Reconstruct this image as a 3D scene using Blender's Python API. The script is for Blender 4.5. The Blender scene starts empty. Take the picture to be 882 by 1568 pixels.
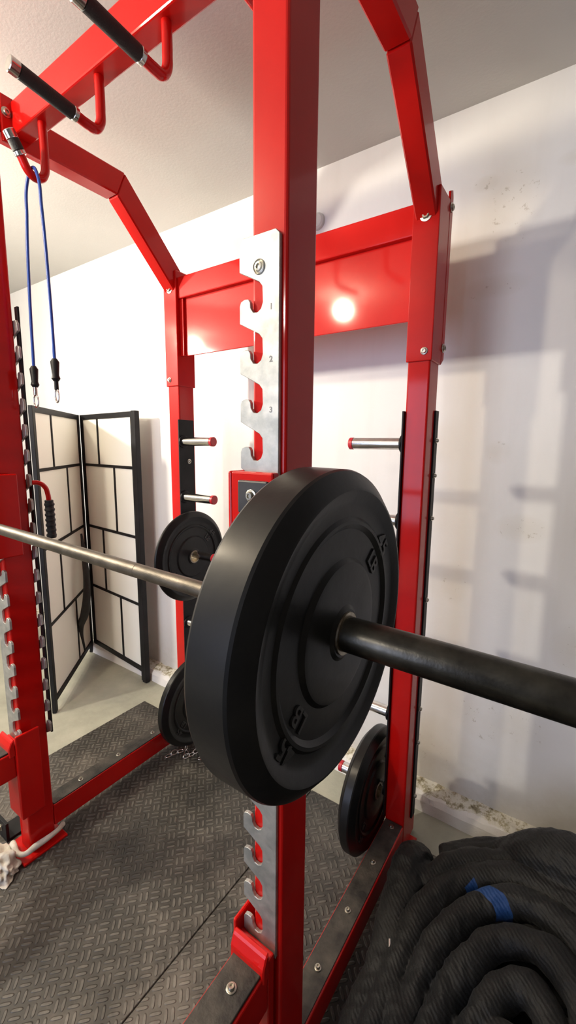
import bpy, bmesh, math, random
from mathutils import Matrix, Vector, Euler
from mathutils import noise as mn
random.seed(4)
D=bpy.data; S=bpy.context.scene; C=S.collection
FL=-1.57; CE=1.20; WB=1.80
try: S.view_settings.view_transform='Standard'
except Exception: pass

# ---------------------------------------------------------------- materials
def newmat(name):
    m=D.materials.new(name); m.use_nodes=True
    return m, m.node_tree.nodes, m.node_tree.links, m.node_tree.nodes['Principled BSDF']
def sock(nt,a,inp):
    if isinstance(a,(int,float)): inp.default_value=a
    else: nt.links.new(a,inp)
def mth(nt,op,a,b=None,c=None,clamp=False):
    n=nt.nodes.new('ShaderNodeMath'); n.operation=op; n.use_clamp=clamp
    sock(nt,a,n.inputs[0])
    if b is not None: sock(nt,b,n.inputs[1])
    if c is not None: sock(nt,c,n.inputs[2])
    return n.outputs[0]
def noise(nt,scale,detail=4,rough=.55,vec=None,dist=0):
    n=nt.nodes.new('ShaderNodeTexNoise'); n.inputs['Scale'].default_value=scale
    n.inputs['Detail'].default_value=detail; n.inputs['Roughness'].default_value=rough
    n.inputs['Distortion'].default_value=dist
    if vec is None:
        tc=nt.nodes.new('ShaderNodeTexCoord'); vec=tc.outputs['Object']
    nt.links.new(vec,n.inputs['Vector']); return n.outputs['Fac']
def ramp(nt,fac,stops):
    r=nt.nodes.new('ShaderNodeValToRGB'); cr=r.color_ramp
    while len(cr.elements)<len(stops): cr.elements.new(.5)
    for e,(p,c) in zip(cr.elements,stops):
        e.position=p; e.color=(*c,1) if len(c)==3 else c
    nt.links.new(fac,r.inputs[0]); return r.outputs[0]
def mixc(nt,fac,a,b):
    n=nt.nodes.new('ShaderNodeMix'); n.data_type='RGBA'
    sock(nt,fac,n.inputs[0])
    for v,i in ((a,6),(b,7)):
        if isinstance(v,tuple): n.inputs[i].default_value=(*v,1)
        else: nt.links.new(v,n.inputs[i])
    return n.outputs[2]
def bump(nt,h,strength,dist=.01):
    b=nt.nodes.new('ShaderNodeBump'); b.inputs['Strength'].default_value=strength
    b.inputs['Distance'].default_value=dist
    nt.links.new(h,b.inputs['Height']); return b.outputs[0]
def simple(name,c1,c2,rough,metal=0,nscale=6,bs=0,bscale=80,coat=0,r2=None,spec=None,cr=.12):
    m,N,L,B=newmat(name); nt=m.node_tree
    f=noise(nt,nscale)
    L.new(ramp(nt,f,[(.35,c1),(.7,c2)]),B.inputs['Base Color'])
    if r2 is not None:
        rr=noise(nt,nscale*2.3,5); o=mth(nt,'MULTIPLY_ADD',rr,(r2-rough),rough); L.new(o,B.inputs['Roughness'])
    else: B.inputs['Roughness'].default_value=rough
    B.inputs['Metallic'].default_value=metal
    if spec is not None: B.inputs['Specular IOR Level'].default_value=spec
    if coat:
        B.inputs['Coat Weight'].default_value=coat; B.inputs['Coat Roughness'].default_value=cr
    if bs: L.new(bump(nt,noise(nt,bscale,3),bs,.004),B.inputs['Normal'])
    return m
RED=simple('red_powder_coat',(.50,.0035,.0022),(.58,.006,.0035),.40,0,5,.02,120,.48,.45,.10,.085)
STEEL=simple('galvanised_steel',(.36,.37,.355),(.56,.56,.53),.34,.8,30,.05,120,0,.6)
CHROME=simple('chrome',(.60,.58,.55),(.75,.73,.70),.18,1,30,0)
BOLT=simple('zinc_bolt',(.42,.40,.34),(.6,.58,.5),.32,1,40,0)
BLACKM=simple('black_steel',(.006,.006,.007),(.014,.014,.016),.5,0,12,.05,90,0,None,.25)
GRIP=simple('black_grip',(.006,.006,.006),(.014,.014,.014),.6,0,30,.3,300)
RUB=simple('bumper_rubber',(.0026,.0027,.0027),(.0070,.0070,.0068),.40,0,11,.06,70,.20,.55,.22,.22)
WORN=simple('worn_lettering_rubber',(.014,.014,.014),(.040,.039,.036),.5,0,40,.1,90)
REDCAP=simple('red_plastic_cap',(.45,.01,.02),(.5,.02,.03),.4)
BAR=simple('bar_shaft_steel',(.085,.075,.062),(.16,.14,.115),.40,1,25,.12,400,0,.55)
SLEEVE=simple('sleeve_dark_steel',(.06,.056,.048),(.15,.14,.115),.24,1,18,.05,200,0,.42)
INSERT=simple('worn_bronze_insert',(.22,.18,.13),(.48,.42,.33),.4,1,60,.1,200)
UHMW=simple('black_liner',(.012,.012,.014),(.03,.03,.033),.45,0,20)
BLUE=simple('blue_tubing',(.01,.05,.30),(.015,.08,.42),.35)
CLOTHW=simple('white_cloth',(.5,.46,.38),(.7,.66,.58),.9,0,30,.4,120)
DIRTY=simple('dusty_black_tread',(.012,.011,.010),(.075,.066,.054),.5,0,18,.25,150)
PLATEHOLE=simple('stamped_mark',(.20,.20,.20),(.26,.26,.26),.6,.5)

def mat_panel():
    m,N,L,B=newmat('screen_paper'); nt=m.node_tree
    L.new(ramp(nt,noise(nt,3),[(.3,(.93,.925,.84)),(.7,(.95,.945,.87))]),B.inputs['Base Color'])
    B.inputs['Roughness'].default_value=.7
    return m
PAPER=mat_panel()

def mat_wall():
    m,N,L,B=newmat('painted_wall'); nt=m.node_tree
    tc=N.new('ShaderNodeTexCoord'); o=tc.outputs['Object']
    base=ramp(nt,noise(nt,1.1,5),[(.35,(.77,.765,.765)),(.65,(.83,.825,.81))])
    sep=N.new('ShaderNodeSeparateXYZ'); L.new(o,sep.inputs[0])
    def blob(cx,cz,rx,rz):
        a=mth(nt,'POWER',mth(nt,'ABSOLUTE',mth(nt,'DIVIDE',mth(nt,'SUBTRACT',sep.outputs[0],cx),rx)),2)
        b=mth(nt,'POWER',mth(nt,'ABSOLUTE',mth(nt,'DIVIDE',mth(nt,'SUBTRACT',sep.outputs[2],cz),rz)),2)
        return mth(nt,'SUBTRACT',1,mth(nt,'ADD',a,b),clamp=True)
    bs_=[blob(-.30,.84,.11,.17),blob(-.39,.93,.05,.03),blob(-.34,.575,.13,.045),blob(.02,-.72,.08,.10),blob(-.10,.93,.08,.03),
         blob(-.18,-.30,.10,.06),blob(-.40,-.55,.06,.10),blob(-.28,-.02,.05,.05),blob(-.20,-1.10,.20,.12),blob(-.45,-1.35,.12,.10)]
    bl=bs_[0]
    for b_ in bs_[1:]: bl=mth(nt,'ADD',bl,b_,clamp=True)
    nz=noise(nt,30,8,.78)
    soft=mth(nt,'MULTIPLY',mth(nt,'MULTIPLY',bl,noise(nt,9,3)),.5)
    msk=mth(nt,'MULTIPLY',mth(nt,'GREATER_THAN',nz,.60),mth(nt,'GREATER_THAN',mth(nt,'MULTIPLY',bl,noise(nt,9,3)),.17))
    c=mixc(nt,soft,base,(.62,.57,.47))
    c=mixc(nt,mth(nt,'MULTIPLY',msk,.55),c,(.44,.40,.34))
    mp=N.new('ShaderNodeMapping'); mp.inputs['Scale'].default_value=(9,1,1.3); L.new(o,mp.inputs[0])
    gr=noise(nt,1,5,.6,mp.outputs[0])
    c=mixc(nt,mth(nt,'MULTIPLY',mth(nt,'SUBTRACT',gr,.5,clamp=True),.8,clamp=True),c,(.62,.59,.53))
    low=mth(nt,'MULTIPLY_ADD',sep.outputs[2],-2.6,-3.0,clamp=True)
    c=mixc(nt,mth(nt,'MULTIPLY',mth(nt,'MULTIPLY',low,noise(nt,12,6,.7)),1.1,clamp=True),c,(.50,.47,.40))
    g=mth(nt,'MULTIPLY',mth(nt,'GREATER_THAN',noise(nt,60,4,.7),.70),.3)
    c=mixc(nt,g,c,(.58,.54,.46))
    L.new(c,B.inputs['Base Color']); B.inputs['Roughness'].default_value=.42
    L.new(bump(nt,noise(nt,40,5,.6),.15,.004),B.inputs['Normal'])
    return m
WALL=mat_wall()
GARAGE=simple('darkened_unseen_wall',(.09,.085,.08),(.13,.12,.11),.8,0,1.5)  # dark colour chosen to cut bounce light, for walls out of view
def mat_ceil():
    m,N,L,B=newmat('painted_ceiling'); nt=m.node_tree
    L.new(ramp(nt,noise(nt,1.3,5),[(.3,(.61,.60,.56)),(.7,(.68,.665,.63))]),B.inputs['Base Color'])
    B.inputs['Roughness'].default_value=.85
    L.new(bump(nt,noise(nt,90,5,.6),.15,.004),B.inputs['Normal']); return m
CEIL=mat_ceil()
def mat_concrete():
    m,N,L,B=newmat('concrete_floor'); nt=m.node_tree
    L.new(ramp(nt,noise(nt,2.6,8,.65),[(.3,(.25,.25,.20)),(.5,(.36,.36,.29)),(.72,(.46,.45,.37))]),B.inputs['Base Color'])
    B.inputs['Roughness'].default_value=.6
    L.new(bump(nt,noise(nt,40,6,.7),.2,.005),B.inputs['Normal']); return m
CONC=mat_concrete()
def mat_curb():
    m,N,L,B=newmat('rough_curb'); nt=m.node_tree
    tc=N.new('ShaderNodeTexCoord'); sep=N.new('ShaderNodeSeparateXYZ'); L.new(tc.outputs['Object'],sep.inputs[0])
    n=noise(nt,24,7,.75); n2=noise(nt,7,4,.6)
    top=mth(nt,'GREATER_THAN',mth(nt,'ADD',sep.outputs[2],mth(nt,'MULTIPLY',mth(nt,'ADD',n,n2),.03)),-1.4735)
    c=mixc(nt,top,(.80,.79,.76),ramp(nt,n,[(.36,(.16,.13,.08)),(.46,(.42,.38,.26)),(.53,(.72,.70,.62))]))
    L.new(c,B.inputs['Base Color']); B.inputs['Roughness'].default_value=.9
    L.new(bump(nt,n,.5,.008),B.inputs['Normal']); return m
CURB=mat_curb()
def mat_tread():
    m,N,L,B=newmat('checker_tread_rubber'); nt=m.node_tree
    tc=N.new('ShaderNodeTexCoord'); sep=N.new('ShaderNodeSeparateXYZ'); L.new(tc.outputs['Object'],sep.inputs[0])
    s=.038
    ca,sa=math.cos(math.radians(45)),math.sin(math.radians(45))
    x0=mth(nt,'ADD',mth(nt,'MULTIPLY',sep.outputs[0],ca),mth(nt,'MULTIPLY',sep.outputs[1],sa))
    y0=mth(nt,'SUBTRACT',mth(nt,'MULTIPLY',sep.outputs[1],ca),mth(nt,'MULTIPLY',sep.outputs[0],sa))
    X=mth(nt,'DIVIDE',x0,s); Y=mth(nt,'DIVIDE',y0,s)
    ix=mth(nt,'FLOOR',X); iy=mth(nt,'FLOOR',Y)
    par=mth(nt,'FLOORED_MODULO',mth(nt,'ADD',ix,iy),2)
    p=mth(nt,'SUBTRACT',mth(nt,'SUBTRACT',X,ix),.5); q=mth(nt,'SUBTRACT',mth(nt,'SUBTRACT',Y,iy),.5)
    def sel(a,b): return mth(nt,'ADD',mth(nt,'MULTIPLY',a,par),mth(nt,'MULTIPLY',b,mth(nt,'SUBTRACT',1,par)))
    a=sel(p,q); b=sel(q,p)
    b3=mth(nt,'SUBTRACT',mth(nt,'FRACT',mth(nt,'MULTIPLY',mth(nt,'ADD',b,.5),2)),.5)
    d=mth(nt,'ADD',mth(nt,'POWER',mth(nt,'ABSOLUTE',mth(nt,'DIVIDE',a,.44)),4),mth(nt,'POWER',mth(nt,'ABSOLUTE',mth(nt,'DIVIDE',b3,.27)),2))
    h=mth(nt,'MULTIPLY',mth(nt,'SUBTRACT',1.1,d,clamp=True),1.5,clamp=True)
    dust=noise(nt,1.9,8,.72); fine=noise(nt,60,4,.7); wear=noise(nt,6,5,.7)
    base=ramp(nt,dust,[(.34,(.016,.015,.013)),(.5,(.046,.042,.035)),(.66,(.135,.12,.10))])
    hi=ramp(nt,dust,[(.34,(.050,.047,.040)),(.66,(.29,.27,.23))])
    c=mixc(nt,mth(nt,'MULTIPLY',mth(nt,'MULTIPLY',h,mth(nt,'MULTIPLY_ADD',fine,.9,.1)),mth(nt,'MULTIPLY_ADD',wear,2.4,-.5,clamp=True)),base,hi)
    L.new(c,B.inputs['Base Color'])
    L.new(mth(nt,'MULTIPLY_ADD',fine,.3,.28),B.inputs['Roughness'])
    L.new(bump(nt,h,.9,.003),B.inputs['Normal']); return m
TREAD=mat_tread()
def mat_fabric():
    m,N,L,B=newmat('black_quilted_fabric'); nt=m.node_tree
    tc=N.new('ShaderNodeTexCoord'); sep=N.new('ShaderNodeSeparateXYZ'); L.new(tc.outputs['Object'],sep.inputs[0])
    ax,ay,bx,by=-.165,1.245,-.045,1.175
    dx,dy=bx-ax,by-ay; l=math.hypot(dx,dy); dx/=l; dy/=l
    rx=mth(nt,'SUBTRACT',sep.outputs[0],(ax+bx)/2); ry=mth(nt,'SUBTRACT',sep.outputs[1],(ay+by)/2)
    al=mth(nt,'ADD',mth(nt,'MULTIPLY',rx,dx),mth(nt,'MULTIPLY',ry,dy)); ac=mth(nt,'ADD',mth(nt,'MULTIPLY',rx,-dy),mth(nt,'MULTIPLY',ry,dx))
    wob=mth(nt,'MULTIPLY',mth(nt,'SUBTRACT',noise(nt,10,2),.5),.03)
    msk=mth(nt,'MULTIPLY',mth(nt,'LESS_THAN',mth(nt,'ABSOLUTE',al),l/2+.01),mth(nt,'LESS_THAN',mth(nt,'ABSOLUTE',mth(nt,'ADD',ac,wob)),.016))
    base=ramp(nt,noise(nt,7,6),[(.35,(.0020,.0020,.0020)),(.7,(.0065,.0062,.0055))])
    L.new(mixc(nt,msk,base,(.003,.028,.11)),B.inputs['Base Color'])
    B.inputs['Roughness'].default_value=.62; B.inputs['Specular IOR Level'].default_value=.28
    B.inputs['Sheen Weight'].default_value=.03
    wv=N.new('ShaderNodeTexWave'); wv.bands_direction='DIAGONAL'; wv.inputs['Scale'].default_value=38; wv.inputs['Distortion'].default_value=3.5; wv.inputs['Detail'].default_value=2
    L.new(tc.outputs['Object'],wv.inputs['Vector'])
    hh=mth(nt,'ADD',mth(nt,'MULTIPLY',wv.outputs['Fac'],.8),noise(nt,260,3))
    L.new(bump(nt,hh,.5,.002),B.inputs['Normal']); return m
FABRIC=mat_fabric()

# ---------------------------------------------------------------- mesh helpers
def obj(name,me,mat,parent=None,smooth=False):
    o=D.objects.new(name,me); C.objects.link(o)
    if mat: me.materials.append(mat)
    if smooth:
        for p in me.polygons: p.use_smooth=True
    if parent: o.parent=parent
    return o
def empty(name,loc=(0,0,0)):
    e=D.objects.new(name,None); e.empty_display_size=.1; C.objects.link(e); return e
def box(name,x0,x1,y0,y1,z0,z1,mat,parent=None,bev=.004,seg=2):
    bm=bmesh.new(); bmesh.ops.create_cube(bm,size=1)
    x0,x1=sorted((x0,x1)); y0,y1=sorted((y0,y1)); z0,z1=sorted((z0,z1))
    for v in bm.verts:
        v.co=Vector((x0+(v.co.x+.5)*(x1-x0),y0+(v.co.y+.5)*(y1-y0),z0+(v.co.z+.5)*(z1-z0)))
    if bev:
        b=min(bev,.45*min(x1-x0,y1-y0,z1-z0))
        bmesh.ops.bevel(bm,geom=bm.edges[:],offset=b,segments=seg,affect='EDGES',profile=.5)
    me=D.meshes.new(name); bm.to_mesh(me); bm.free(); return obj(name,me,mat,parent)
def prism(name,pts,axis,a0,a1,mat,parent=None,bev=.003):
    def mk(p,a):
        if axis=='X': return Vector((a,p[0],p[1]))
        if axis=='Y': return Vector((p[0],a,p[1]))
        return Vector((p[0],p[1],a))
    bm=bmesh.new(); A=[bm.verts.new(mk(p,a0)) for p in pts]; Bv=[bm.verts.new(mk(p,a1)) for p in pts]
    n=len(pts); bm.faces.new(A); bm.faces.new(Bv[::-1])
    for i in range(n): bm.faces.new((A[i],Bv[i],Bv[(i+1)%n],A[(i+1)%n]))
    bmesh.ops.recalc_face_normals(bm,faces=bm.faces[:])
    if bev: bmesh.ops.bevel(bm,geom=[e for e in bm.edges],offset=bev,segments=1,affect='EDGES')
    me=D.meshes.new(name); bm.to_mesh(me); bm.free(); return obj(name,me,mat,parent)
def lathe(name,prof,org,axis,mat,parent=None,seg=96,smooth=True,sharp=35):
    axis=Vector(axis).normalized(); q=Vector((0,0,1)).rotation_difference(axis)
    bm=bmesh.new(); rings=[]
    for (h,r) in prof:
        ring=[]
        if r<1e-6: ring=[bm.verts.new((0,0,h))]
        else:
            for i in range(seg):
                a=2*math.pi*i/seg; ring.append(bm.verts.new((r*math.cos(a),r*math.sin(a),h)))
        rings.append(ring)
    for R1,R2 in zip(rings,rings[1:]):
        for i in range(seg):
            j=(i+1)%seg
            if len(R1)==1 and len(R2)==1: continue
            if len(R1)==1: bm.faces.new((R1[0],R2[i],R2[j]))
            elif len(R2)==1: bm.faces.new((R1[i],R1[j],R2[0]))
            else: bm.faces.new((R1[i],R1[j],R2[j],R2[i]))
    bmesh.ops.recalc_face_normals(bm,faces=bm.faces[:])
    bmesh.ops.rotate(bm,verts=bm.verts[:],cent=(0,0,0),matrix=q.to_matrix())
    bmesh.ops.translate(bm,verts=bm.verts[:],vec=Vector(org))
    if smooth:
        for f in bm.faces: f.smooth=True
        for e in bm.edges:
            if len(e.link_faces)==2 and e.calc_face_angle(0)>math.radians(sharp): e.smooth=False
    me=D.meshes.new(name); bm.to_mesh(me); bm.free(); return obj(name,me,mat,parent)
def cyl(name,p0,p1,r,mat,parent=None,seg=32,ch=.0015):
    p0=Vector(p0); p1=Vector(p1); h=(p1-p0).length
    ch=min(ch,r*.4,h*.4)
    return lathe(name,[(0,0),(0,r-ch),(ch,r),(h-ch,r),(h,r-ch),(h,0)],p0,p1-p0,mat,parent,seg)
def tube(name,pts,r,mat,parent=None,res=8,radii=None,bez=True,cyc=False):
    cu=D.curves.new(name,'CURVE'); cu.dimensions='3D'; cu.bevel_depth=r; cu.bevel_resolution=4; cu.resolution_u=res; cu.use_fill_caps=True
    if bez:
        sp=cu.splines.new('BEZIER'); sp.bezier_points.add(len(pts)-1)
        for i,(bp,p) in enumerate(zip(sp.bezier_points,pts)):
            bp.co=p; bp.handle_left_type=bp.handle_right_type='AUTO'
            if radii: bp.radius=radii[i]
    else:
        sp=cu.splines.new('POLY'); sp.points.add(len(pts)-1)
        for i,(bp,p) in enumerate(zip(sp.points,pts)):
            bp.co=(*p,1)
            if radii: bp.radius=radii[i]
    sp.use_cyclic_u=cyc
    t=D.objects.new('tmp',cu); C.objects.link(t); bpy.context.view_layer.update()
    me=D.meshes.new_from_object(t.evaluated_get(bpy.context.evaluated_depsgraph_get()))
    D.objects.remove(t); D.curves.remove(cu); me.name=name; me.materials.clear()
    return obj(name,me,mat,parent,smooth=True)
def bolt(name,p,n,parent,r=.009,mat=None):
    n=Vector(n).normalized(); p=Vector(p)
    lathe(name+'_washer',[(0,0),(0,r*1.45),(.0022,r*1.45),(.0026,r*1.35),(.0026,0)],p,n,mat or BOLT,parent,24)
    lathe(name+'_head',[(.002,r),(.006,r),(.0085,r*.8),(.0085,r*.5),(.005,r*.42),(.005,0)],p,n,mat or BOLT,parent,6 if r>.011 else 20)
def text(name,s,size,mat4,ext,mat,parent):
    cu=D.curves.new(name,'FONT'); cu.body=s; cu.size=size; cu.extrude=ext; cu.align_x='CENTER'; cu.align_y='CENTER'; cu.offset=size*.02
    t=D.objects.new('tmp',cu); C.objects.link(t); bpy.context.view_layer.update()
    me=D.meshes.new_from_object(t.evaluated_get(bpy.context.evaluated_depsgraph_get()))
    D.objects.remove(t); me.name=name; me.materials.clear(); me.transform(mat4)
    return obj(name,me,mat,parent)

# ---------------------------------------------------------------- room
RX0,RX1,RY0=-5.2,1.35,-3.4
T=.12
box('floor',RX0-T,RX1+T,RY0-T,WB+T,FL-T,FL,CONC,bev=0)
box('ceiling',RX0-T,RX1+T,RY0-T,WB+T,CE,CE+T,CEIL,bev=0)
box('wall_back',RX0-T,RX1+T,WB,WB+T,FL,CE,WALL,bev=0)
box('wall_front',RX0-T,RX1+T,RY0-T,RY0,FL,CE,GARAGE,bev=0)
box('wall_left',RX0-T,RX0,RY0,WB,FL,CE,WALL,bev=0)
box('wall_right',RX1,RX1+T,RY0,WB,FL,CE,GARAGE,bev=0)  # unseen, set close and dark to deepen the uprights' outer faces
def curb():
    bm=bmesh.new(); n=700; rows=[]
    for i in range(n+1):
        x=RX0+(RX1-RX0)*i/n
        def nn(k,s,a): return mn.noise(Vector((x*s,k*3.7,0)))*a
        prof=[(WB,-1.488+nn(1,14,.010)),(WB-.02,-1.490+nn(2,18,.012)),(WB-.05,-1.495+nn(3,22,.010)),(WB-.078+nn(4,20,.010),-1.506+nn(5,17,.008)),
              (WB-.092+nn(6,12,.004),-1.525),(WB-.098+nn(7,9,.003),FL)]
        rows.append([bm.verts.new((x,p[0],p[1])) for p in prof])
    for a,b in zip(rows,rows[1:]):
        for j in range(len(a)-1): bm.faces.new((a[j],a[j+1],b[j+1],b[j]))
    bmesh.ops.recalc_face_normals(bm,faces=bm.faces[:])
    me=D.meshes.new('curb'); bm.to_mesh(me); bm.free(); obj('baseboard_back',me,CURB)
curb()
mat_root=empty('rubber_floor_mat')
box('mat_tile_a',-.896,.9,-1.6,1.52,FL,FL+.010,TREAD,mat_root,bev=.002)
box('mat_tile_b',-2.10,-.90,-1.6,1.52,FL,FL+.010,TREAD,mat_root,bev=.002)
FM=FL+.010
cap=empty('wall_cable_cover')
lathe('cover_disc',[(0,.036),(.012,.034),(.018,.026),(.018,0)],(-1.09,WB,.985),(0,-1,0),simple('white_plastic',(.6,.6,.58),(.66,.66,.63),.4),cap,40)

# ---------------------------------------------------------------- power rack
rack=empty('power_rack')
XO,XI=-.440,-.514
MX=-2.126
YF0,YF1=.630,.725; YR0,YR1=1.430,1.525
ZB0,ZB1=-1.51,-1.42
ZT0,ZT1=.965,1.060
PY=1.445
for side in (0,1):
    s='right' if side==0 else 'left'
    mx=(lambda x:x) if side==0 else (lambda x:MX-x)
    nx=1 if side==0 else -1
    box(s+'_front_upright',mx(XO),mx(XI),YF0,YF1,FM+.008,ZT1,RED,rack,bev=.006,seg=3)
    box(s+'_rear_upright',mx(XO),mx(XI),YR0,YR1,FM+.008,.78,RED,rack,bev=.006,seg=3)
    box(s+'_rear_sleeve',mx(XO+.005),mx(XI-.005),YR0-.006,YR1+.006,.27,.775,RED,rack,bev=.003)
    prism(s+'_rear_flange',[(YR1,.27),(YR1+.028,.29),(YR1+.03,.79),(YR1+.022,.81),(YR1,.80)],'X',mx(XO+.006),mx(XO-.002),RED,rack,bev=.001)
    for z in (.755,.325):
        bolt(s+'_flange_bolt',(mx(XO+.006),YR1+.012,z),(nx,0,0),rack,.010)
    bolt(s+'_front_bolt_upper',(mx(-.477),YR0-.006,.70),(0,-1,0),rack,.013)
    bolt(s+'_front_bolt_lower',(mx(XO-.02),YR0-.006,.30),(0,-1,0),rack,.008)
    box(s+'_front_foot',mx(XO+.035),mx(XI-.035),YF0-.04,YF1+.03,FM,FM+.009,RED,rack,bev=.002)
    box(s+'_rear_foot',mx(XO+.02),mx(XI-.02),YR0-.02,YR1+.02,FM,FM+.009,RED,rack,bev=.002)
    box(s+'_rear_stub',mx(XO-.01),mx(XI+.01),YR1,YR1+.07,FL+.005,-1.215,RED,rack,bev=.004)
    box(s+'_base_rail',mx(XO),mx(XI),YF1,YR0,ZB0,ZB1,RED,rack,bev=.005)
    box(s+'_base_tread',mx(XO-.005),mx(XI+.004),YF1+.004,YR0-.003,ZB1-.001,ZB1+.004,DIRTY,rack,bev=.001)
    for y in (.86,1.04,1.23,1.40):
        bolt(s+'_rail_bolt',(mx(-.477),y,ZB1+.004),(0,0,1),rack,.0065)
    k0=2.115; k1=2.25
    prism(s+'_top_side_beam',[(YF1-.001,ZT0),(k0-ZT0,ZT0),(k1-ZT1,ZT1),(YF1-.001,ZT1)],'X',mx(XO-.002),mx(XI+.002),RED,rack,bev=.005)
    prism(s+'_brace',[(k0-ZT0-.0,ZT0),(k1-ZT1,ZT1),(YR1,k1-YR1),(YR1,.66),(YR0,.66),(YR0,k0-YR0)],'X',mx(XO-.004),mx(XI+.004),RED,rack,bev=.005)
    p=.0855; n=16
    spine=-.449
    def plate(nm,ya,yb,ztop,nteeth,zstart):
        pts=[(spine,ztop-.008),(spine-.008,ztop),(-.528,ztop),(-.536,ztop-.012),(-.536,zstart+p-.040)]
        z=zstart+p
        for i in range(nteeth):
            pts.extend([(-.492,z-.062),(-.485,z-.070),(-.484,z-.096),(-.488,z-.106),(-.496,z-.111),(-.505,z-.110),(-.511,z-.102),(-.512,z-.092),(-.516,z-p-.001),(-.524,z-p),(-.533,z-p-.003),(-.536,z-p-.010)])
            z-=p
            pts.append((-.536,z-.040))
        zb=z-.058
        pts+=[(-.505,zb),(spine,zb)]
        pts=[(mx(a),b) for a,b in pts]
        prism(nm,pts,'Y',ya,yb,STEEL,rack,bev=.0008)
    plate(s+'_front_catch_plate',YF0-.0085,YF0-.0005,.352,n,.253)
    if side==0: plate(s+'_back_catch_plate',YF1+.0005,YF1+.0085,.335,n,.236)
    else:
        plate(s+'_back_catch_plate',YF1+.0005,YF1+.0085,.40,n+1,.32)
        box(s+'_black_backing_strip',-1.618,-1.598,YF1+.009,YF1+.016,.445,-1.10,BLACKM,rack,bev=.001)
    lathe(s+'_plate_bolt',[(0,.0125),(.0015,.0125),(.002,.0115),(.0005,.0095),(.0008,.008),(.004,.007),(.0045,.004),(.002,.0035),(.002,0)],(mx(-.492),YF0-.0085,.30),(0,-1,0),BOLT,rack,32)
    for i in range(3):
        zz=.232-p*i
        M4=Matrix.Translation((mx(-.466),YF0-.0087,zz))@Euler((math.pi/2,0,0)).to_matrix().to_4x4()
        text(s+'_height_number',str(i+1),.014,M4,.0002,PLATEHOLE,rack)
    zt=-.048 if side==0 else -.104
    zb=-.385
    ph=-.2705 if side==0 else -.2475
    box(s+'_hook_carriage_face',mx(-.445),mx(-.541),YF0-.030,YF0-.010,zt,zb,RED,rack,bev=.004)
    box(s+'_hook_liner',mx(-.452),mx(-.520),YF0-.037,YF0-.0295,zt-.015,zt-.075,UHMW,rack,bev=.003)
    bolt(s+'_hook_bolt',(mx(-.487),YF0-.037,zt-.042),(0,-1,0),rack,.008)
    YC=YF1-.043 if side else YF1+.02
    box(s+'_hook_carriage_side',mx(-.541),mx(-.550),YF0-.030,YC,zt,zb,RED,rack,bev=.004)
    box(s+'_hook_arm',mx(-.455),mx(-.520),.492,YF0-.030,-.315,ph-.007,RED,rack,bev=.005)
    box(s+'_hook_pad',mx(-.457),mx(-.518),.502,YF0-.030,ph-.007,ph,UHMW,rack,bev=.002)
    box(s+'_hook_lip',mx(-.455),mx(-.520),.488,.500,-.315,ph+.012,RED,rack,bev=.005)
    xh=mx(-.530)
    tube(s+'_carriage_handle',[(xh,YF1+.009,-.138),(xh,YF1+.030,-.140),(xh,YF1+.052,-.155),(xh,YF1+.062,-.185),(xh,YF1+.064,-.215)],.0085,RED,rack)
    cyl(s+'_carriage_grip',(xh,YF1+.064,-.205),(xh,YF1+.066,-.345),.0145,GRIP,rack)
    for j in range(7):
        z=-.215-.019*j
        lathe(s+'_grip_rib',[(0,.0142),(.003,.017),(.009,.017),(.012,.0142)],(xh,YF1+.0645,z-.012),(0,0,1),GRIP,rack,24)
    box(s+'_spotter_face',mx(-.450),mx(-.541),YF0-.030,YF0-.010,-1.070,-1.37,RED,rack,bev=.004)
    box(s+'_spotter_side',mx(-.541),mx(-.550),YF0-.030,YC,-1.035,-1.37,RED,rack,bev=.004)
    box(s+'_spotter_arm',mx(-.452),mx(-.537),.12,YF0-.030,-1.095,-1.195,RED,rack,bev=.004)
    box(s+'_spotter_arm_tread',mx(-.457),mx(-.532),.13,YF0-.034,-1.0955,-1.088,DIRTY,rack,bev=.002)
    bolt(s+'_spotter_bolt',(mx(-.492),.53,-1.088),(0,0,1),rack,.0075)
    prism(s+'_spotter_collar',[(YF0-.030,-1.045),(YF0-.040,-1.052),(YF0-.050,-1.075),(YF0-.050,-1.11),(YF0-.028,-1.11)],'X',mx(-.449),mx(-.541),RED,rack,bev=.003)
    box(s+'_peg_plate',mx(XI),mx(XI-.006),YR0-.012,YR1-.012,.115,-1.40,BLACKM,rack,bev=.001)
    zs=(.008,-.258,-.525,-.985,-1.300) if side==0 else (.012,-.255,-.535,-.90,-1.29)
    for z in zs:
        lathe(s+'_peg_flange',[(0,.030),(.006,.030),(.008,.027),(.008,0)],(mx(XI-.006),PY,z),(-nx,0,0),BLACKM,rack,32)
        cyl(s+'_storage_peg',(mx(XI-.012),PY,z),(mx(-.705),PY,z),.0205,CHROME,rack)
        cyl(s+'_peg_cap',(mx(-.7045),PY,z),(mx(-.720),PY,z),.0215,REDCAP,rack)
        bolt(s+'_peg_bolt',(mx(XI-.006),1.478,z-.095),(-nx,0,0),rack,.008)
for s,mx,nx in (('right',lambda x:x,1),('left',lambda x:MX-x,-1)):
    box(s+'_outer_strip',mx(XO),mx(XO+.006),YR1-.020,YR1+.014,.12,-1.44,BLACKM,rack,bev=.001)
    for z in (.02,-.10,-.25,-.55,-.80,-.98,-1.12,-1.35):
        bolt(s+'_strip_bolt',(mx(XO+.006),YR1-.002,z),(nx,0,0),rack,.0065)
box('rear_top_beam',XI,MX-XI,YR0+.006,YR0+.056,.655,.748,RED,rack,bev=.005)
box('rear_sheet',XI+.02,MX-XI-.02,YR0+.026,YR0+.034,.405,.657,RED,rack,bev=.002)
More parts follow.
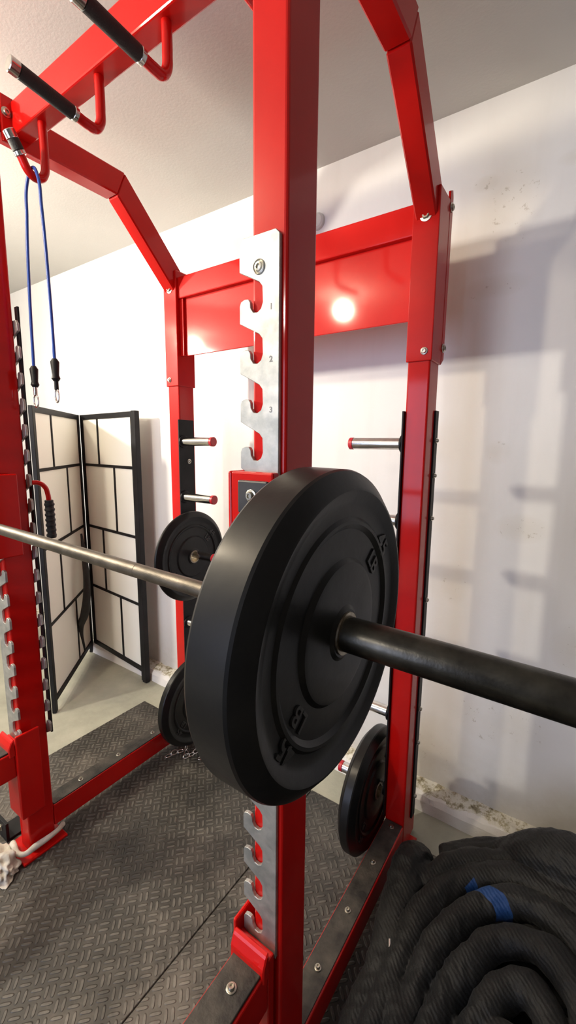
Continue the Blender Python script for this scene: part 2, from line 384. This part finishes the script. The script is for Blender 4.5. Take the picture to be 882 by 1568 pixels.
box('rear_sheet_edge_left',MX-XI,MX-XI+.028,YR0+.014,YR0+.027,.405,.655,RED,rack,bev=.002)
box('pullup_beam',XI+.002,MX-XI-.002,.765,.822,ZT0,ZT1,RED,rack,bev=.005)
box('pullup_beam_plate_left',MX-XI,MX-XI+.012,.735,.85,.935,ZT1+.01,RED,rack,bev=.003)
bolt('pullup_beam_bolt',(MX-XI+.012,.75,1.02),(1,0,0),rack,.010)
box('pullup_beam_plate_right',XI,XI-.012,.735,.85,.935,ZT1+.01,RED,rack,bev=.003)
grips=[(-1.467,.80,.690,.893),(-1.167,.83,.56,.852),(-.897,.845,.56,.858),(-.612,.845,.56,.86)]
for (x,zu,yt,zt) in grips:
    dz=(zt-zu)/( .76-yt)
    ys=.715
    tube('grip_bend',[(x,.790,ZT0+.004),(x,.790,zu+.055),(x,.787,zu+.022),(x,.772,zu+.002),(x,.750,zu),(x,ys,zu+(.75-ys)*dz)],.0125,RED,rack,res=12)
    a=Vector((x,ys+.006,zu+(.745-ys)*dz)); b=Vector((x,yt,zt)); d=(b-a).normalized()
    cyl('grip_collar',a,a+d*.012,.0165,CHROME,rack)
    cyl('grip_sleeve',a+d*.012,b-d*.022,.0165,GRIP,rack)
    cyl('grip_end_cap',b-d*.022,b,.0172,CHROME,rack)

# ---------------------------------------------------------------- barbell
BY,BZ=.520,-.260
piv=Vector((-.3,BY,BZ))
TILT=Matrix.Translation(piv)@Matrix.Rotation(.0195,4,'Y')@Matrix.Translation(-piv)
bar=empty('barbell')
cyl('shaft',(-1.72,BY,BZ),(-.39,BY,BZ),.0143,BAR,bar,48)
for x0,x1 in ((-.62,-.40),(-1.50,-.72)):
    cyl('knurled_section',(x0,BY,BZ),(x1,BY,BZ),.0147,BAR,bar,48)
lathe('right_collar',[(0,.0145),(0,.036),(.003,.038),(.027,.038),(.03,.036),(.03,.0249)],(-.388,BY,BZ),(1,0,0),SLEEVE,bar,64)
lathe('left_collar',[(0,.0145),(0,.036),(.003,.038),(.027,.038),(.03,.036),(.03,.0249)],(-1.70,BY,BZ),(-1,0,0),SLEEVE,bar,64)
lathe('right_sleeve',[(0,0),(0,.0249),(.43,.0249),(.433,.023),(.433,.012),(.430,.010),(.430,0)],(-.36,BY,BZ),(1,0,0),SLEEVE,bar,64)
lathe('left_sleeve',[(0,0),(0,.0249),(.43,.0249),(.433,.023),(.433,0)],(-1.728,BY,BZ),(-1,0,0),SLEEVE,bar,64)
bar.matrix_world=TILT

# ---------------------------------------------------------------- plates
def plate_obj(name,x,y,z,R,th,lettering=True,nx=1):
    e=empty(name); t=th
    k=R/.229
    prof=[(-t,.0256),(-t,.10*k),(-t+.006,.105*k),(-t+.006,.165*k),(-t,.175*k),(-t,.205*k),(-t+.016,R-.002),(-t+.020,R),(-.020,R),(-.016,R-.002),(.000,.206*k),
          (.001,.202*k),(.0,.198*k),(-.006,.186*k),(-.0085,.178*k),(-.0085,.164*k),(-.0045,.159*k),(-.0045,.154*k),(-.010,.147*k),(-.010,.106*k),(-.004,.100*k),(-.003,.094*k),(-.004,.062),(-.003,.040),(.0005,.034),(.0005,.0262),(-.002,.0256),(-t,.0256)]
    lathe('rubber_disc',prof,(x,y,z),(nx,0,0),RUB,e,160,sharp=24)
    lathe('steel_insert',[(-t+.001,.0251),(.003,.0251),(.0035,.0265),(.0030,.0305),(-.001,.0310),(-t+.001,.0310)],(x,y,z),(nx,0,0),INSERT,e,64)
    if lettering:
        for ang in (-52,128):
            base=Matrix(((0,0,1,0),(1,0,0,0),(0,1,0,0),(0,0,0,1)))
            rot=Matrix.Rotation(math.radians(ang),4,'X')
            for s_,rr,sz,dp in (('45',.166*k,.042*k,-.0075),('LB',.128*k,.036*k,-.0095)):
                M4=Matrix.Translation((x+dp,y,z))@rot@Matrix.Translation((0,0,rr))@base
                text('embossed_mark',s_,sz,M4,.0022,WORN,e)
    return e
bp=plate_obj('bumper_plate',-.258,BY+.001,BZ-.0003,.2295,.094); bp.matrix_world=TILT
plate_obj('bumper_plate',-.540,PY-.03,-1.300-.0045,.229,.066)
plate_obj('bumper_plate',-1.528,PY-.02,-.535-.0045,.220,.044)
plate_obj('bumper_plate',-1.515,PY-.02,-1.29-.0045,.229,.062)

# ---------------------------------------------------------------- resistance band
rb=empty('resistance_band')
tx=-1.467
pts=[(tx-.067,.742,.24),(tx-.060,.744,.50),(tx-.045,.746,.70),(tx-.032,.748,.79),(tx-.0,.750,.8215),(tx+.032,.748,.79),(tx+.046,.746,.70),(tx+.060,.744,.50),(tx+.067,.742,.25)]
tube('latex_tube',pts,.0048,BLUE,rb,res=16)
for i,(x,z) in enumerate(((tx-.067,.24),(tx+.067,.25))):
    lathe('clip_sheath',[(0,0),(0,.007),(.01,.013),(.05,.010),(.06,.013),(.068,.008),(.068,0)],(x,.742,z+.01),(0,0,-1),BLACKM,rb,24)
    cyl('clip_barrel',(x,.742,z-.055),(x,.742,z-.085),.0065,BLACKM if i else CHROME,rb)
    lp=[(x+.014*math.sin(a)*(1 if i==0 else .7),.742,z-.103+.020*math.cos(a)) for a in [k*math.pi/8 for k in range(16)]]
    tube('clip_ring',lp,.0025,CHROME,rb,cyc=True)

# ---------------------------------------------------------------- room divider
rd=empty('folding_room_divider')
def panel(nm,p0,p1,z0,z1,fw=.034):
    a=Vector((p0[0],p0[1],0)); b=Vector((p1[0],p1[1],0)); w=(b-a).length; d=(b-a)/w
    ang=math.atan2(d.y,d.x)
    Mx=Matrix.Translation((a.x,a.y,0))@Matrix.Rotation(ang,4,'Z')
    def pb(n,x0,x1,y0,y1,za,zb,mat,bev=.002):
        o=box(nm+'_'+n,x0,x1,y0,y1,za,zb,mat,rd,bev=bev); o.data.transform(Mx); return o
    pb('stile_a',0,fw,-.011,.011,z0,z1,BLACKM); pb('stile_b',w-fw,w,-.011,.011,z0,z1,BLACKM)
    pb('rail_top',fw,w-fw,-.010,.010,z1-fw,z1,BLACKM); zb_=z0+.06; pb('rail_bottom',fw,w-fw,-.010,.010,zb_,zb_+fw,BLACKM)
    pb('paper',fw,w-fw,-.0025,.0025,zb_+fw,z1-fw,PAPER,0)
    H=z1-fw-(zb_+fw); rows=[0,.19,.46,.735,1.0]
    for i in range(4):
        za=z1-fw-H*rows[i]; zc=z1-fw-H*rows[i+1]
        if i<3: pb('lattice_h',fw,w-fw,-.008,.008,zc-.009,zc+.009,BLACKM,.001)
        xx=w*(.34 if i%2==0 else .62)
        pb('lattice_v',xx-.009,xx+.009,-.0075,.0075,zc,za,BLACKM,.001)
panel('panel_a',(-2.975,1.735),(-2.290,1.675),FL+.004,.195)
panel('panel_b',(-2.43,1.14),(-2.985,1.715),FL+.004,.195)
panel('panel_c',(-2.265,1.668),(-2.93,1.770),FL+.004,.195)
box('hinge_stile',-2.300,-2.262,1.655,1.690,FL+.004,.198,BLACKM,rd,bev=.003)
tube('black_strap',[(-2.83,1.60,-.62),(-2.74,1.56,-.75),(-2.68,1.53,-.95),(-2.70,1.52,-1.12),(-2.80,1.53,-1.28),(-2.86,1.58,-1.48)],.022,GRIP,rd,res=16,radii=[.3,.8,1,1.3,1,.6])

# ---------------------------------------------------------------- chain on the floor
ch=empty('steel_chain')
cpt=[Vector((-1.600,1.285)),Vector((-1.565,1.37)),Vector((-1.52,1.33)),Vector((-1.50,1.41)),Vector((-1.455,1.37)),Vector((-1.43,1.42))]
seq=[]
for a,b in zip(cpt,cpt[1:]):
    n=max(1,int((b-a).length/.024))
    for i in range(n): seq.append((a.lerp(b,i/n),(b-a).normalized()))
for i,(p_,d) in enumerate(seq):
    side=Vector((-d.y,d.x,0)); dd=Vector((d.x,d.y,0)); up=Vector((0,0,1))
    w=side if i%2==0 else (up*.8+side*.6).normalized()
    c=Vector((p_.x,p_.y,FM+.004+(0 if i%2==0 else .006)))
    pts=[c+dd*.017*math.cos(t)+w*.0095*math.sin(t) for t in [k*math.pi/5 for k in range(10)]]
    tube('chain_link',pts,.0032,CHROME,ch,res=3,cyc=True)

# ---------------------------------------------------------------- rag by the left foot
def crumple(name,c,rx,ry,rz,mat,seed,amp=.35):
    bm=bmesh.new(); bmesh.ops.create_icosphere(bm,subdivisions=5,radius=1)
    for v in bm.verts:
        n=v.co.normalized(); a=mn.fractal(n*1.4+Vector((seed,0,0)),1,2,2); r=abs(mn.noise(n*2.6+Vector((0,seed,0))))
        f=1+amp*a-amp*.9*r
        v.co=Vector((n.x*rx*f,n.y*ry*f,max(n.z,-.15)*rz*f))+Vector(c)
    me=D.meshes.new(name); bm.to_mesh(me); bm.free(); return obj(name,me,mat,None,True)
crumple('white_rag',(-1.64,.535,FM+.012),.085,.055,.048,CLOTHW,3.1,.5)
rg=D.objects['white_rag']
tube('rag_wrap',[(-1.69,.60,FM+.03),(-1.60,.600,FM+.035),(-1.592,.64,FM+.04),(-1.588,.72,FM+.045),(-1.61,.755,FM+.035)],.011,CLOTHW,rg,radii=[1,.8,1.1,.8,.9])
tube('rag_tail',[(-1.60,.50,FM+.02),(-1.63,.45,FM+.012),(-1.68,.43,FM+.010)],.014,CLOTHW,rg,radii=[1,1.2,.5])
lb=empty('band_anchor_bracket')
box('bracket_plate',-1.83,-1.74,.60,.74,FM,FM+.012,BLACKM,lb,bev=.002)
box('bracket_upright',-1.83,-1.74,.60,.612,FM+.01,FM+.08,BLACKM,lb,bev=.002)
bolt('bracket_bolt',(-1.785,.60,FM+.045),(0,-1,0),lb,.009)

# ---------------------------------------------------------------- blanket pile
def pile():
    tubes=[
     ([(-.345,1.36,-1.50),(-.352,1.28,-1.38),(-.345,1.16,-1.395),(-.335,1.00,-1.45),(-.33,.80,-1.50),(-.30,.66,-1.53)],.052,[.7,1.1,1,1,1.1,1]),
     ([(-.27,1.34,-1.39),(-.12,1.42,-1.36),(.04,1.42,-1.31),(.18,1.34,-1.26)],.062,[.8,1,1.05,1]),
     ([(-.10,1.42,-1.33),(.06,1.38,-1.22),(.22,1.32,-1.20),(.38,1.15,-1.28),(.42,.9,-1.42),(.40,.6,-1.48)],.080,[.6,1,1.1,1,1,1]),
     ([(-.30,.74,-1.46),(-.295,.98,-1.41),(-.26,1.16,-1.36),(-.14,1.30,-1.32),(.03,1.30,-1.26),(.18,1.20,-1.23),(.27,1.02,-1.27),(.28,.80,-1.35)],.036,None),
     ([(-.24,.70,-1.46),(-.235,.93,-1.40),(-.20,1.09,-1.35),(-.10,1.22,-1.305),(.04,1.22,-1.255),(.15,1.12,-1.24),(.21,.95,-1.28),(.19,.74,-1.37)],.034,None),
     ([(-.175,.68,-1.45),(-.175,.88,-1.39),(-.14,1.02,-1.345),(-.05,1.13,-1.30),(.06,1.11,-1.26),(.13,.99,-1.27),(.14,.84,-1.32),(.09,.66,-1.40)],.034,None),
     ([(-.11,.66,-1.44),(-.115,.84,-1.39),(-.08,.95,-1.345),(-.01,1.04,-1.30),(.06,.98,-1.29),(.07,.82,-1.34),(.03,.66,-1.41)],.034,None),
     ([(-.05,.66,-1.43),(-.05,.82,-1.385),(-.02,.93,-1.33),(.015,.84,-1.36)],.032,None),
     ([(-.34,.62,-1.51),(-.16,.54,-1.48),(.06,.54,-1.44),(.26,.64,-1.42),(.34,.8,-1.38)],.070,None),
     ([(-.33,1.02,-1.43),(-.24,.86,-1.42),(-.14,.66,-1.43),(.02,.60,-1.41)],.040,None),
     ([(-.31,1.22,-1.36),(-.20,1.34,-1.33),(-.05,1.37,-1.29),(.08,1.32,-1.22)],.030,None),
    ]
    objs=[]
    for pts,r,rad in tubes: objs.append(tube('t',pts,r,None,res=10,radii=rad))
    bm=bmesh.new()
    for o in objs:
        bm.from_mesh(o.data); me=o.data; D.objects.remove(o); D.meshes.remove(me)
    r=bmesh.ops.create_icosphere(bm,subdivisions=4,radius=1)
    for v in r['verts']: v.co=Vector((.02+v.co.x*.38,1.00+v.co.y*.44,-1.53+v.co.z*.17))
    for v in bm.verts: v.co.z=max(v.co.z,FM+.002)
    me=D.meshes.new('pile'); bm.to_mesh(me); bm.free()
    o=obj('tmp_pile',me,None)
    m=o.modifiers.new('r','REMESH'); m.mode='VOXEL'; m.voxel_size=.0060
    m=o.modifiers.new('s','SMOOTH'); m.factor=.6; m.iterations=4
    bpy.context.view_layer.update()
    me2=D.meshes.new_from_object(o.evaluated_get(bpy.context.evaluated_depsgraph_get()))
    D.objects.remove(o)
    nrm=[v.normal.copy() for v in me2.vertices]
    for v,n in zip(me2.vertices,nrm):
        q=v.co.copy()
        a=mn.noise(q*6)
        w=Vector((mn.noise(q*4),mn.noise(q*4+Vector((5,1,0))),0))*.12
        b=1-abs(mn.noise(Vector(((q.x+w.x)*11,(q.y+w.y)*11,q.z*9))))*2
        c2=1-abs(mn.noise((q+w)*26))*2
        v.co=q+n*(.010*a+.006*b+.0035*c2+.001*mn.noise(q*90))
        v.co.x=max(v.co.x,-.432)
        v.co.z=max(v.co.z,FM+.001)
    me2.name='blanket_pile'
    b=obj('black_blanket_pile',me2,FABRIC,None,True)
    cyl('zip_pull',(-.335,1.02,-1.388),(-.325,.995,-1.392),.004,CHROME,b)
    return b
pile()

# ---------------------------------------------------------------- lights
def area(name,loc,rot,size,e,col,shape='DISK',sy=None):
    l=D.lights.new(name,'AREA'); l.shape=shape; l.size=size
    if sy: l.size_y=sy
    l.energy=e; l.color=col; o=D.objects.new(name,l); C.objects.link(o); o.location=loc; o.rotation_euler=rot; return o
FW=simple('fixture_white',(.7,.7,.7),(.75,.75,.75),.4)
def fixture(x,y,e,col,size=.07,drop=.13):
    f=empty('ceiling_light')
    lathe('fixture_base',[(0,.06),(.015,.055),(.02,.03),(.035,.022),(.035,0)],(x,y,CE),(0,0,-1),FW,f,48)
    l=D.lights.new('bulb','POINT'); l.energy=e; l.color=col; l.shadow_soft_size=size
    o=D.objects.new('bulb',l); C.objects.link(o); o.location=(x,y,CE-drop); o.parent=f
fixture(-1.74,-.38,74,(1,.84,.62),.065,.12)
fixture(-.75,-2.3,40,(1,.93,.84),.10,.14)
fixture(-3.7,-.6,72,(1,.86,.66),.08,.13)
wl=empty('work_lamp_stand')
cyl('pole',(-2.95,-.05,FL+.02),(-2.95,-.05,.66),.014,BLACKM,wl)
for k in range(3):
    a=k*2.094+.3; cyl('leg',(-2.95,-.05,FL+.35),(-2.95+.4*math.cos(a),-.05+.4*math.sin(a),FL+.008),.009,BLACKM,wl)
box('lamp_body',-3.08,-2.82,-.13,-.06,.61,.87,BLACKM,wl,bev=.01)
l=area('lamp_face',(-2.90,-.04,.74),Euler((math.radians(90),0,math.radians(-56))),.13,84,(1,.92,.78),'SQUARE'); l.parent=wl
area('daylight_opening',(-1.5,RY0+.05,-.1),Euler((math.radians(90),0,math.radians(0))),2.6,76,(.64,.73,1.0),'RECTANGLE',2.0)

w=D.worlds.new('World'); S.world=w; w.use_nodes=True
w.node_tree.nodes['Background'].inputs[0].default_value=(.8,.85,1,1); w.node_tree.nodes['Background'].inputs[1].default_value=.3

# ---------------------------------------------------------------- camera
cam=D.cameras.new('camera'); co=D.objects.new('camera',cam); C.objects.link(co)
M=Euler((math.radians(90-8.8),0,math.radians(34.5)),'XYZ').to_matrix()@Matrix.Rotation(math.radians(.55),3,'Z')
co.matrix_world=M.to_4x4(); cam.sensor_fit='VERTICAL'; cam.sensor_height=36; cam.lens=661/1568*36
cam.clip_start=.02
S.camera=co
